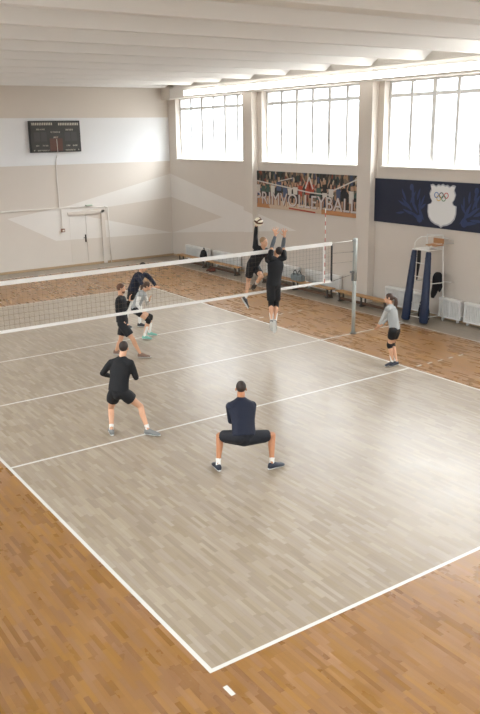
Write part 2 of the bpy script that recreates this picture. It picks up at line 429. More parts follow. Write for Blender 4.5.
# ------------------------------------------------------------------ benches
M_bwood = mat('bench_wood', hexc(176,136,90), .45, noise=.15, nscale=12)
M_bdark = mat('bench_dark_wood', hexc(92,66,48), .55, noise=.2, nscale=12)
M_bmet = mat('bench_steel', hexc(84,80,76), .45, metal=.5)
def bench(y0, y1, label, nl=3):
    b = (12.5, (y0+y1)/2, 0); t = thing('gym_bench', label, 'bench', b, 'low gym benches along the window wall')
    bm = NB(); box(bm, 12.37, 12.63, y0, y1, .285, .32); part('seat', bm, M_bwood, t, b, bevel=.006)
    bm = NB(); box(bm, 12.48, 12.52, y0+.1, y1-.1, .04, .12); part('lower_rail', bm, M_bdark, t, b, bevel=.004)
    for i in range(nl):
        y = y0+.15+(y1-y0-.3)*i/(nl-1); bm = NB()
        box(bm, 12.40, 12.435, y-.025, y+.025, .02, .285); box(bm, 12.565, 12.6, y-.025, y+.025, .02, .285); box(bm, 12.38, 12.62, y-.04, y+.04, 0, .035); box(bm, 12.38, 12.62, y-.03, y+.03, .255, .285)
        part('leg', bm, M_bmet, t, b, bevel=.003)
bench(19.95, 22.05, 'low wooden gym bench in the far corner of the hall', 2)
bench(17.75, 19.85, 'low wooden gym bench to the left of the jumping spiker', 2)
bench(12.62, 16.3, 'long low wooden gym bench behind the net, right of the blocker')
bench(10.1, 12.35, 'low wooden gym bench right of the net post, behind the ponytailed player')

# backpack on the far bench
M_blk = mat('black_nylon', hexc(26,27,32), .7, noise=.3, nscale=15)
b = (12.52, 20.25, .32); t = thing('backpack', 'black backpack leaning on the bench in the far corner', 'backpack', b)
bm = NB(); ball(bm, (12.54, 20.25, .50), (.11, .17, .19), 16); box(bm, 12.45, 12.62, 20.1, 20.4, .325, .5); part('bag_body', bm, M_blk, t, b, voxel=.02, smooth=4)
bm = NB(); ball(bm, (12.44, 20.25, .43), (.05, .12, .09), 12); part('front_pocket', bm, M_blk, t, b, voxel=.012, smooth=2)
bm = NB(); pipe(bm, [(12.56, 20.2, .68), (12.56, 20.22, .74), (12.56, 20.28, .74), (12.56, 20.3, .68)], .012); part('carry_handle', bm, M_blk, t, b)
# grey sports bag and folded clothes on the bench behind the net
M_gbag = mat('grey_bag_fabric', hexc(122,132,134), .8, noise=.3, nscale=12)
b = (12.5, 14.35, .32); t = thing('sports_bag', 'grey sports bag lying on the bench behind the net', 'bag', b)
bm = NB(); cone(bm, (12.5, 14.08, .44), (12.5, 14.62, .44), .105, .105, 18); box(bm, 12.4, 12.6, 14.08, 14.62, .322, .42); part('bag_body', bm, M_gbag, t, b, voxel=.018, smooth=5)
for yy in (14.24, 14.46): bm = NB(); pipe(bm, [(12.42, yy, .5), (12.44, yy+.02, .62), (12.52, yy+.05, .66), (12.58, yy+.02, .52)], .012); part('handle', bm, M_blk, t, b)
M_red = mat('worn_red_shoe', hexc(104,52,40), .6)
for q, (yy, lb) in enumerate(((19.35, 'dark red shoe on the floor under the far benches, left one of the pair'), (19.15, 'dark red shoe on the floor under the far benches, right one of the pair'))):
    b = (12.22, yy, 0); t = thing('trainer_shoe', lb, 'shoe', b, 'pair of red shoes under the bench')
    bm = NB(); loft(bm, [(V((12.09+.27*u, yy, .03+hh/2)), V((0,1,0)), V((0,0,1)), ww, hh/2+.01) for u, ww, hh in ((0,.02,.02),(.1,.04,.03),(.4,.045,.05),(.75,.035,.09),(.95,.03,.08),(1,.015,.05))], 12)
    part('upper', bm, M_red, t, b)
    bm = NB(); loft(bm, [(V((12.08+.29*u, yy, .012)), V((0,1,0)), V((0,0,1)), ww, .012) for u, ww in ((0,.015),(.12,.045),(.4,.048),(.9,.038),(1,.015))], 12)
    part('sole', bm, M_blk, t, b)

# ------------------------------------------------------------------ scoreboard with its cable run
M_sb = mat('scoreboard_face', hexc(58,56,50), .5, noise=.12, nscale=5)
M_sbf = mat('scoreboard_frame', hexc(40,38,36), .5)
M_sbr = mat('scoreboard_brown_panel', hexc(96,60,46), .5)
M_let = mat('scoreboard_lettering', hexc(206,200,184), .6)
M_let2 = mat('scoreboard_digit_panel', hexc(72,70,66), .5)
M_cable = mat('white_cable', hexc(226,220,210), .5)
b = (8.2, 23.62, 4.98); t = thing('scoreboard', 'dark rectangular scoreboard high on the back wall', 'scoreboard', b)
bm = NB(); box(bm, 7.2, 9.2, 23.56, 23.69, 4.42, 5.56); part('case', bm, M_sbf, t, b, bevel=.01)
bm = NB(); box(bm, 7.24, 9.16, 23.545, 23.562, 4.46, 5.52); part('front_panel', bm, M_sb, t, b)
bm = NB(); box(bm, 7.95, 8.45, 23.538, 23.547, 4.47, 4.92); box(bm, 8.12, 8.28, 23.538, 23.547, 4.9, 5.0); part('brown_panel', bm, M_sbr, t, b)
for lb_, x0 in (('left', 7.36), ('right', 8.56)):
    bm = NB()
    for r in range(2): box(bm, x0+r*.26, x0+.22+r*.26, 23.538, 23.547, 4.82, 5.15)
    part('digit_panel', bm, M_let2, t, b)
def glyphs(bm, x0, x1, z, h, n):
    # small lettering too far away to read
    rr = random.Random(int(x0*100+z*10)); wdt = (x1-x0)/n
    for i in range(n):
        a = x0+i*wdt+wdt*.12; c = a+wdt*.7
        box(bm, a, a+wdt*.22, 23.53, 23.54, z, z+h)
        if rr.random() < .7: box(bm, a, c, 23.53, 23.54, z+h*.8, z+h)
        if rr.random() < .6: box(bm, a, c, 23.53, 23.54, z+h*.4, z+h*.58)
        if rr.random() < .6: box(bm, c-wdt*.22, c, 23.53, 23.54, z, z+h)
bm = NB()
for i in range(12): box(bm, 7.3+i*.068, 7.335+i*.068, 23.53, 23.546, 5.40, 5.49)
part('tick_row', bm, M_let, t, b); bm = NB()
for i in range(12): box(bm, 8.33+i*.068, 8.365+i*.068, 23.53, 23.546, 5.39, 5.48)
part('tick_row', bm, M_let, t, b)
bm = NB()
glyphs(bm, 7.45, 7.78, 5.22, .06, 7); glyphs(bm, 8.6, 8.9, 5.2, .06, 6); glyphs(bm, 8.0, 8.38, 5.12, .055, 7); glyphs(bm, 8.1, 8.3, 4.93, .055, 3)
glyphs(bm, 7.4, 7.54, 4.64, .05, 3); glyphs(bm, 7.66, 7.88, 4.64, .05, 4); glyphs(bm, 8.6, 8.75, 4.63, .05, 3); glyphs(bm, 8.85, 9.05, 4.63, .05, 4)
glyphs(bm, 7.45, 7.92, 4.47, .045, 8); glyphs(bm, 8.55, 8.95, 4.47, .045, 7)
ball(bm, (7.33, 23.54, 4.5), .025, 8); ball(bm, (9.08, 23.54, 4.5), .025, 8)
part('lettering', bm, M_let, t, b)
bm = NB(); pipe(bm, [(8.22, 23.53, 4.9), (8.23, 23.53, 4.42), (8.2, 23.66, 4.2), (8.19, 23.68, 4.05)], .011, 6); part('cable', bm, M_cable, t, b)
bm = NB(); box(bm, 8.155, 8.195, 23.66, 23.69, 2.34, 4.05); box(bm, XL, 8.6, 23.66, 23.69, 2.30, 2.35); tag(obj('cable_duct', bm, M_cable, bevel=.004), 'white cable duct running down from the scoreboard and along the back wall', 'cable duct')
b = (8.24, 23.66, 1.45); t = thing('wall_switch', 'small brown switch box at the end of a vertical cable left of the door', 'switch', b)
bm = NB(); box(bm, 8.17, 8.31, 23.62, 23.695, 1.4, 1.53); part('switch_box', bm, mat('brown_plastic', hexc(128,86,60), .5), t, b, bevel=.008)
bm = NB(); box(bm, 8.225, 8.255, 23.67, 23.695, 1.53, 2.3); part('conduit', bm, M_cable, t, b)
bm = NB(); box(bm, 8.2, 8.28, 23.61, 23.622, 1.43, 1.49); part('switch_key', bm, M_cable, t, b)
bm = NB(); pipe(bm, [(10.22, 23.67, .02), (10.2, 23.67, 2.25), (10.02, 23.67, 2.27), (8.62, 23.67, 2.3)], .014, 8); tag(obj('wall_pipe', bm, M_cable), 'thin pale pipe running above and down the right side of the back door', 'pipe')
b = (9.38, 23.64, 2.36); t = thing('emergency_light', 'small greenish emergency light above the back door', 'lamp', b)
bm = NB(); box(bm, 9.25, 9.52, 23.6, 23.695, 2.335, 2.39); part('casing', bm, mat('pale_green_plastic', hexc(196,200,188), .4), t, b, bevel=.008)
bm = NB(); box(bm, 9.27, 9.50, 23.59, 23.602, 2.343, 2.382); part('cover', bm, mat('green_cover', hexc(178,192,174), .3), t, b)

# ------------------------------------------------------------------ banners
def text_mesh(s, size, ext=.002):
    c = bpy.data.curves.new('t', 'FONT'); c.body = s; c.size = size; c.extrude = ext; c.space_character = 1.05
    o = bpy.data.objects.new('t', c); COL.objects.link(o); dg = bpy.context.evaluated_depsgraph_get()
    me = bpy.data.meshes.new_from_object(o.evaluated_get(dg)); bpy.data.objects.remove(o); return me
def banner_text(name, s, yL, yR, z, h, m, t, base, X):
    me = text_mesh(s, 1.0); me.name = name
    xs_ = [v.co.x for v in me.vertices]; ys_ = [v.co.y for v in me.vertices]; w_ = max(xs_)-min(xs_); h_ = max(ys_)-min(ys_)
    for v in me.vertices:
        u = (v.co.x-min(xs_))/w_; q = (v.co.y-min(ys_))/h_
        v.co = V((X-.004+v.co.z, yL+(yR-yL)*u, z+h*q)) - V(base)
    me.materials.clear(); me.materials.append(m)
    o = bpy.data.objects.new(name, me); COL.objects.link(o); o.parent = t; return o

BXp = 13.10
# volleyball picture banner
b = (13.12, 14.83, 3.1); t = thing('volleyball_banner', 'wall banner with a photo of volleyball players and large VOLLEYBALL lettering', 'banner', b)
M_crowd = bpy.data.materials.new('printed_crowd'); M_crowd.use_nodes = True; nt = M_crowd.node_tree; N = nt.nodes.new; L = nt.links.new
tc = N('ShaderNodeTexCoord'); mp = N('ShaderNodeMapping'); mp.inputs['Scale'].default_value = (1, 1, .45); vo = N('ShaderNodeTexVoronoi'); vo.inputs['Scale'].default_value = 13
L(tc.outputs['Object'], mp.inputs[0]); L(mp.outputs[0], vo.inputs['Vector'])
sx = N('ShaderNodeSeparateColor'); L(vo.outputs['Color'], sx.inputs[0]); rp = N('ShaderNodeValToRGB'); rp.color_ramp.interpolation = 'CONSTANT'
cs = [(0, hexc(30,28,28)), (.25, hexc(48,44,40)), (.42, hexc(74,66,58)), (.55, hexc(40,56,52)), (.66, hexc(112,98,82)), (.76, hexc(150,120,92)), (.84, hexc(60,70,92)), (.91, hexc(176,160,138)), (.96, hexc(120,60,44))]
e = rp.color_ramp.elements; e[0].position = 0; e[0].color = cs[0][1]; e[1].position = cs[1][0]; e[1].color = cs[1][1]
for p_, c in cs[2:]: q = e.new(p_); q.color = c
L(sx.outputs[0], rp.inputs[0]); L(rp.outputs[0], nt.nodes['Principled BSDF'].inputs['Base Color']); nt.nodes['Principled BSDF'].inputs['Roughness'].default_value = .6
pm = [M_crowd] + [mat('print_'+n_, hexc(*c), .6, noise=.15, nscale=25) for n_, c in (('floor_orange', (186,132,88)), ('skin', (178,142,116)), ('red', (168,72,52)), ('blue', (70,82,108)), ('green', (64,88,80)), ('white', (200,194,184)), ('dark', (34,32,34)), ('pale_floor', (198,176,152)))]
bm = NB()
yA, yB, zA, zB = 17.56, 12.12, 2.47, 3.73
box(bm, BXp, 13.13, yB, yA, zA, zB, 0)
# printed floor strip along the bottom
def pr_(pts, mi, k): poly(bm, [(BXp-.0006*k, y, z) for y, z in pts], mi)
pr_([(yA, zA), (yB, zA), (yB, zA+.2), (14.6, zA+.22), (16.2, zA+.3), (yA, zA+.42)], 8, 1)
pr_([(yA, zA), (yA-.9, zA), (yA-.7, zA+.26), (yA, zA+.36)], 1, 2)
pr_([(13.9, zA), (yB, zA), (yB, zA+.12), (13.9, zA+.16)], 1, 2)
pr_([(15.6, zA+.05), (14.2, zA-.0), (14.2, zA+.05), (15.6, zA+.1)], 3, 3)
rr = random.Random(3)
def figure(y, z, h, top, low, k=4):
    w_ = h*.13; sw = rr.uniform(-.35, .35)*h
    pr_([(y+w_, z+h*.5), (y-w_, z+h*.5), (y-w_*1.2, z+h*.82), (y+w_*1.2, z+h*.82)], top, k)
    pr_([(y+w_, z+h*.36), (y-w_, z+h*.36), (y-w_, z+h*.52), (y+w_, z+h*.52)], low, k+1)
    for s_ in (1, -1):
        pr_([(y+s_*w_*.9, z), (y+s_*w_*.5, z), (y+s_*w_*.15, z+h*.38), (y+s_*w_*.95, z+h*.38)], 2, k)
        pr_([(y+s_*w_*1.1, z+h*.8), (y+s_*w_*1.1, z+h*.7), (y+s_*w_*2.1, z+h*(.72+abs(sw)/h)), (y+s_*w_*2.0, z+h*(.8+abs(sw)/h))], 2, k)
    pr_([(y+w_*.45, z+h*.84), (y-w_*.45, z+h*.84), (y-w_*.45, z+h), (y+w_*.45, z+h)], 2, k+1)
for y, z, h, a_, c_ in ((17.35,2.6,.8,6,4),(17.05,2.6,.75,5,7),(16.8,2.58,.85,5,7),(16.5,2.6,.8,6,6),(16.15,2.6,.95,4,7),(15.8,2.58,.85,4,4),(15.55,2.62,.7,6,7),(15.25,2.6,.8,6,7),(14.98,2.7,.75,3,3),(14.6,2.72,.9,3,3),
                     (14.4,2.6,.95,3,7),(14.05,2.62,.8,5,5),(13.75,2.7,.85,7,6),(13.45,2.62,.8,6,5),(13.1,2.72,.7,4,4),(12.85,2.62,.85,7,7),(12.5,2.6,.8,6,6),(12.3,2.7,.7,5,7)):
    figure(y, z, h, a_, c_)
# printed net and ropes
pr_([(yA, 3.42), (14.5, 3.14), (14.5, 3.1), (yA, 3.38)], 6, 7); pr_([(14.5, 3.14), (13.3, 3.1), (13.3, 3.07), (14.5, 3.1)], 6, 7)
pr_([(16.2, 3.42), (15.4, 3.56), (15.4, 3.53), (16.2, 3.39)], 6, 8); pr_([(13.4, 3.24), (12.2, 3.66), (12.2, 3.62), (13.4, 3.2)], 6, 8)
pr_([(13.4, 3.24), (13.35, 2.9), (13.4, 2.9), (13.45, 3.24)], 6, 8)
pr_([(14.75, 3.25), (14.55, 3.62), (14.5, 3.6), (14.7, 3.22)], 6, 8); pr_([(14.3, 3.25), (14.5, 3.62), (14.55, 3.6), (14.36, 3.22)], 6, 8)
part('printed_sheet', bm, pm, t, b)
M_vl = mat('banner_lettering', hexc(196,188,184), .6, noise=.08, nscale=12); M_vo = mat('banner_lettering_edge', hexc(120,84,70), .6)
banner_text('lettering_edge', 'PRIMVOLLEYBALL', 17.43, 12.20, 2.60, .43, M_vo, t, b, BXp-.006)
banner_text('lettering', 'PRIMVOLLEYBALL', 17.46, 12.23, 2.61, .42, M_vl, t, b, BXp-.011)

# navy banner with the ringed shield
b = (13.12, 8.9, 3.07); t = thing('emblem_banner', 'dark navy wall banner with a white shield emblem and five coloured rings', 'banner', b)
M_nv = mat('navy_banner_cloth', hexc(21,29,52), .55, noise=.12, nscale=3); M_or = mat('banner_blue_ornament', hexc(44,58,98), .6, noise=.15, nscale=6)
M_shw = mat('emblem_white', hexc(222,222,220), .5); M_shs = mat('emblem_silver_edge', hexc(172,174,180), .4)
bm = NB(); box(bm, BXp, 13.13, 6.2, 11.6, 2.45, 3.69); part('cloth', bm, M_nv, t, b)
ec = 8.93
def leaf(y, z, ang, ln, wd, k):
    d = V((0, math.cos(ang), math.sin(ang))); n_ = V((0, -math.sin(ang), math.cos(ang))); o_ = V((BXp-.001*k, y, z)); P = []
    for i in range(9): u = i/8; P.append(o_+d*(ln*u)+n_*(wd*math.sin(PI*u**.8)+.18*ln*u*u))
    for i in range(7, 0, -1): u = i/8; P.append(o_+d*(ln*u)+n_*(-wd*math.sin(PI*u)*.6+.18*ln*u*u))
    poly(bm, P)
for s_ in (1, -1):
    bm = NB()
    for j, (dy, z, a_, ln, wd) in enumerate(((.62,2.62,.9,.5,.05),(.7,2.62,.3,.5,.06),(.75,2.7,1.3,.55,.06),(.85,2.8,.8,.5,.06),(.95,2.75,.1,.5,.05),(1.05,2.85,.5,.55,.06),(1.0,3.0,1.2,.5,.06),(1.15,3.05,1.9,.4,.05),
                                  (1.2,2.95,.2,.45,.05),(1.3,3.1,.9,.4,.05),(.9,3.15,1.7,.35,.05),(1.05,3.25,1.3,.3,.05),(.75,3.0,1.8,.35,.04),(1.35,2.8,-.3,.35,.04),(.8,2.9,2.3,.3,.05))):
        a2 = a_ if s_ > 0 else PI-a_
        leaf(ec+s_*dy, z, a2, ln, wd, 1+(j % 3))
    ball(bm, (BXp-.001, ec+s_*.78, 2.66), (.003, .11, .11), 14); ball(bm, (BXp-.001, ec+s_*1.12, 3.5), (.003, .07, .09), 14)
    part('ornament', bm, M_or, t, b)
def shield(k, sc, m, nm):
    P = [(0,.57),(.08,.53),(.16,.55),(.24,.50),(.34,.55),(.44,.53),(.40,.42),(.46,.30),(.42,.18),(.36,.10),(.40,.03),(.5,0.0),(.5,-.2),(.46,-.34),(.36,-.45),(.22,-.52),(.08,-.55),(0,-.60)]
    P = P + [(-a_, z) for a_, z in P[-2:0:-1]]
    bm = NB(); vs = [bm.verts.new((BXp-.004-k, ec+a_*sc, 3.07+z*sc)) for a_, z in P]; f = bm.faces.new(vs)
    r_ = bmesh.ops.extrude_face_region(bm, geom=[f]); bmesh.ops.translate(bm, verts=[v for v in r_['geom'] if isinstance(v, bmesh.types.BMVert)], vec=(.006, 0, 0))
    bmesh.ops.triangulate(bm, faces=[f_ for f_ in bm.faces if len(f_.verts) > 4])
    part(nm, bm, m, t, b)
shield(0, 1.0, M_shs, 'shield_edge'); shield(.006, .93, M_shw, 'shield')
for nm, y, z, c in (('blue_ring', 9.13, 3.335, (60,110,170)), ('black_ring', 8.96, 3.335, (40,40,44)), ('red_ring', 8.79, 3.335, (190,60,60)), ('yellow_ring', 9.045, 3.255, (206,170,80)), ('green_ring', 8.875, 3.255, (70,130,90))):
    bm = NB(); n_ = 24
    ri, ro = .058, .078; A = [(bm.verts.new((BXp-.016, y+ri*math.cos(2*PI*i/n_), z+ri*math.sin(2*PI*i/n_))), bm.verts.new((BXp-.016, y+ro*math.cos(2*PI*i/n_), z+ro*math.sin(2*PI*i/n_)))) for i in range(n_)]
    B = [(bm.verts.new((BXp-.010, y+ri*math.cos(2*PI*i/n_), z+ri*math.sin(2*PI*i/n_))), bm.verts.new((BXp-.010, y+ro*math.cos(2*PI*i/n_), z+ro*math.sin(2*PI*i/n_)))) for i in range(n_)]
    for i in range(n_):
        j = (i+1) % n_
        bm.faces.new((A[i][0], A[j][0], A[j][1], A[i][1])); bm.faces.new((A[i][1], A[j][1], B[j][1], B[i][1])); bm.faces.new((A[i][0], B[i][0], B[j][0], A[j][0])); bm.faces.new((B[i][0], B[i][1], B[j][1], B[j][0]))
    part(nm, bm, mat('emblem_'+nm, hexc(*c), .5), t, b)

# ------------------------------------------------------------------ net and its posts
M_post = mat('grey_post_paint', hexc(166,170,164), .4, noise=.06, nscale=5); M_steel = mat('steel', hexc(130,132,132), .35, metal=.8)
M_tape = mat('white_net_tape', hexc(232,230,224), .6); M_cord = mat('dark_net_cord', hexc(88,78,68), .7); M_blkc = mat('black_webbing', hexc(24,24,26), .6)
def post(x, s_, label):
    b = (x, 9, 0); t = thing('net_post', label, 'post', b)
    bm = NB(); cone(bm, (x, 9, .01), (x, 9, 1.4), .05, .05, 18); part('lower_tube', bm, M_post, t, b)
    bm = NB(); cone(bm, (x, 9, 1.38), (x, 9, 2.44), .056, .056, 18); ball(bm, (x, 9, 2.44), (.056, .056, .02), 14); part('upper_tube', bm, M_post, t, b)
    bm = NB(); cone(bm, (x, 9, 0), (x, 9, .03), .09, .085, 20); part('floor_plate', bm, M_steel, t, b)
    bm = NB(); box(bm, x-s_*.05-.03, x-s_*.05+.03, 8.975, 9.025, 1.38, 1.62); cone(bm, (x-s_*.08, 8.95, 1.6), (x-s_*.08, 9.06, 1.6), .035, .035, 12); part('winch', bm, M_steel, t, b)
    for z in (2.40, 2.12):
        bm = NB(); cone(bm, (x-s_*.05, 9, z), (x-s_*.11, 9, z), .014, .01, 8); part('hook', bm, M_steel, t, b)
post(10.07, 1, 'grey steel volleyball net post standing right of the court')
post(-1.03, -1, 'grey steel volleyball net post beyond the left edge')
b = (4.5, 9, 1.9); t = thing('volleyball_net', 'volleyball net with white top and bottom tapes stretched across the court', 'net', b)
X0, X1, ZB, ZT = -.3, 9.3, 1.45, 2.43
bm = NB(); box(bm, X0, X1, 8.99, 9.01, ZT-.085, ZT); part('top_tape', bm, M_tape, t, b)
bm = NB(); box(bm, X0, X1, 8.994, 9.006, ZB-.025, ZB+.035); part('bottom_tape', bm, M_tape, t, b)
bm = NB(); c_ = .0014
for i in range(1, 96): x = X0+i*.1; box(bm, x-c_, x+c_, 9-c_, 9+c_, ZB+.03, ZT-.08)
for i in range(1, 9): z = ZB+.02+i*.1; box(bm, X0, X1, 9-c_, 9+c_, z-c_, z+c_)
part('mesh', bm, M_cord, t, b)
for x in (X0, X1): bm = NB(); box(bm, x-.025, x+.025, 8.993, 9.007, ZB, ZT-.05); part('side_band', bm, M_blkc, t, b)
for x in (.03, 9.05): bm = NB(); box(bm, x-.03, x+.03, 8.986, 9.014, ZB-.01, ZT); part('side_tape', bm, M_tape, t, b)
for s_, xe, xp in ((1, X1, 9.97), (-1, X0, -.93)):
    for z0, z1, r_ in ((ZT-.03, 2.40, .007), (2.15, 2.12, .004), (1.9, 1.88, .004), (ZB, 1.55, .005)):
        bm = NB(); cone(bm, (xe, 9, z0), (xp, 9, z1), r_, r_, 6); part('tension_rope', bm, M_tape if r_ > .006 else M_cord, t, b)
M_ared = mat('antenna_red', hexc(200,92,80), .5)
def antenna(x, label):
    b = (x, 8.975, 1.45); t = thing('net_antenna', label, 'antenna', b)
    z = 1.45; i = 0
    wh = NB(); rd = NB()
    while z < 3.24: cone(wh if i % 2 else rd, (x, 8.975, z), (x, 8.975, z+.1), .009, .009, 8); z += .1; i += 1
    part('white_bands', wh, M_tape, t, b); part('red_bands', rd, M_ared, t, b)
antenna(9.06, 'red and white striped antenna on the right end of the net')

# ------------------------------------------------------------------ umpire stand
M_wt = mat('white_tube_paint', hexc(224,222,216), .4); M_pad = mat('blue_vinyl_pad', hexc(27,42,70), .45, bump=.2, bscale=14)
M_seat = mat('umpire_seat_wood', hexc(176,128,84), .5, noise=.15)
b = (12.5, 8.85, 0); t = thing('umpire_stand', 'white tubular umpire stand with blue padded legs beside the window wall', 'umpire chair', b)
R_ = .016
fl_, fr_ = V((12.2, 9.22, .02)), V((12.24, 8.6, .02)); tl_, tr_ = V((12.42, 9.2, 1.93)), V((12.42, 8.7, 1.93))
rl_, rr_ = V((12.88, 9.16, .02)), V((12.88, 8.5, .02))
for nm, a_, c_ in (('leg', fl_, tl_), ('leg', fr_, tr_)):
    bm = NB(); pipe(bm, [a_, c_], .02); part(nm, bm, M_wt, t, b)
for a_ in (rl_, rr_):
    bm = NB(); pipe(bm, [a_, V((12.84, a_.y+.1 if a_ is rr_ else a_.y, 2.3))], .017); part('leg', bm, M_wt, t, b)
for a_, c_ in ((fl_, tl_), (fr_, tr_)):
    bm = NB(); d_ = (c_-a_); xd = V((0, 1, 0)); yd_ = V((1, 0, -.1)).normalized()
    loft(bm, [(a_+d_*u, xd, yd_, w_, w_*.9) for u, w_ in ((0.0,.105),(.02,.125),(.3,.12),(.7,.095),(.97,.075),(.99,.06))], 18)
    pd = part('leg_pad', bm, M_pad, t, b)
    bm = NB()
    for u in (.2, .45, .7, .9): p_ = a_+d_*u; w_ = .128-.045*u; loft(bm, [(p_+V((0,0,-.012)), xd, yd_, w_, w_*.92), (p_+V((0,0,.012)), xd, yd_, w_, w_*.92)], 18)
    part('strap', bm, mat('dark_blue_strap', hexc(30,44,74), .6), pd, b)
bm = NB(); box(bm, 12.36, 12.86, 8.66, 9.24, 1.93, 1.96); part('platform', bm, M_wt, t, b, bevel=.005)
bm = NB(); box(bm, 12.5, 12.82, 8.55, 8.9, 2.06, 2.09); part('seat', bm, M_seat, t, b, bevel=.006)
bm = NB(); box(bm, 12.80, 12.83, 8.55, 8.9, 2.1, 2.24); part('seat_back', bm, M_seat, t, b, bevel=.006)
bm = NB()
pipe(bm, [(12.42, 9.2, 1.95), (12.42, 9.2, 2.12), (12.44, 9.12, 2.22), (12.48, 9.02, 2.28), (12.84, 8.62, 2.33)], .013)
pipe(bm, [(12.84, 9.16, 2.3), (12.84, 8.6, 2.33)], .013); pipe(bm, [(12.42, 9.2, 1.95), (12.84, 9.16, 1.95), (12.84, 8.6, 1.95)], .013)
pipe(bm, [(12.42, 8.7, 1.95), (12.46, 8.68, 2.06), (12.82, 8.6, 2.1)], .013)
pipe(bm, [(12.84, 8.6, 2.28), (13.13, 8.5, 2.18)], .01); pipe(bm, [(12.84, 8.6, 2.12), (13.13, 8.48, 2.1)], .01); part('guard_rail', bm, M_wt, t, b)
for z_ in (.14, .5, .86, 1.22, 1.58):
    u = (z_-.02)/1.91; a_ = fl_.lerp(tl_, u); c_ = fr_.lerp(tr_, u); bm = NB(); pipe(bm, [a_+V((.03,0,0)), c_+V((.03,0,0))], .012); part('rung', bm, M_wt, t, b)
for z_ in (.16, 1.06):
    u = (z_-.02)/1.91; bm = NB(); pipe(bm, [fl_.lerp(tl_, u), V((12.87, 9.16, z_)), V((12.87, 8.53, z_)), fr_.lerp(tr_, u)], .012); part('brace', bm, M_wt, t, b)
bm = NB(); pipe(bm, [(12.86, 8.56, 1.08), (13.13, 8.42, 1.06)], .01); part('wall_stay', bm, M_wt, t, b)
bm = NB(); box(bm, 12.44, 12.455, 9.0, 9.12, 1.1, 1.92); bmesh.ops.bisect_plane(bm, geom=bm.verts[:]+bm.edges[:]+bm.faces[:], plane_co=(12.44, 9.0, 1.6), plane_no=(0, -1, -.18), clear_outer=True)
bmesh.ops.holes_fill(bm, edges=bm.edges[:]); part('hanging_strap', bm, M_blkc, t, b)
# jacket over the brace, bag below
M_jk = mat('black_jacket_cloth', hexc(24,25,30), .85, bump=.5, bscale=12)
b = (12.9, 8.68, 1.06); bm = NB()
loft(bm, [(V((12.87, 8.76+o_, z)), V((0, 1, 0)), V((1, 0, 0)), w_, d_) for z, o_, w_, d_ in ((.58,.13,.05,.03),(.70,.10,.10,.05),(.9,.03,.13,.06),(1.05,0,.16,.07),(1.18,-.02,.17,.08),(1.27,-.03,.13,.07),(1.32,-.03,.07,.04))], 18)
chain(bm, [((12.86, 8.62, 1.15), .05), ((12.84, 8.58, .95), .05), ((12.84, 8.63, .82), .035)])
tag(obj('jacket', bm, M_jk, origin=b, voxel=.018, smooth=3), 'black jacket hung on the rail at the right side of the umpire stand', 'jacket')
b = (12.58, 8.92, 0); t = thing('gym_bag', 'black bag on the floor between the blue padded legs', 'bag', b)
bm = NB(); loft(bm, [(V((12.6, 8.93, z)), V((0,1,0)), V((1,0,0)), w_, w_*.62) for z, w_ in ((.005,.17),(.05,.19),(.25,.185),(.38,.15),(.43,.09))], 18); part('bag_body', bm, M_jk, t, b, voxel=.02, smooth=3)
bm = NB(); pipe(bm, [(12.5, 8.86, .4), (12.5, 8.88, .5), (12.5, 8.98, .5), (12.5, 9.0, .4)], .012); part('carry_handle', bm, M_blkc, t, b)
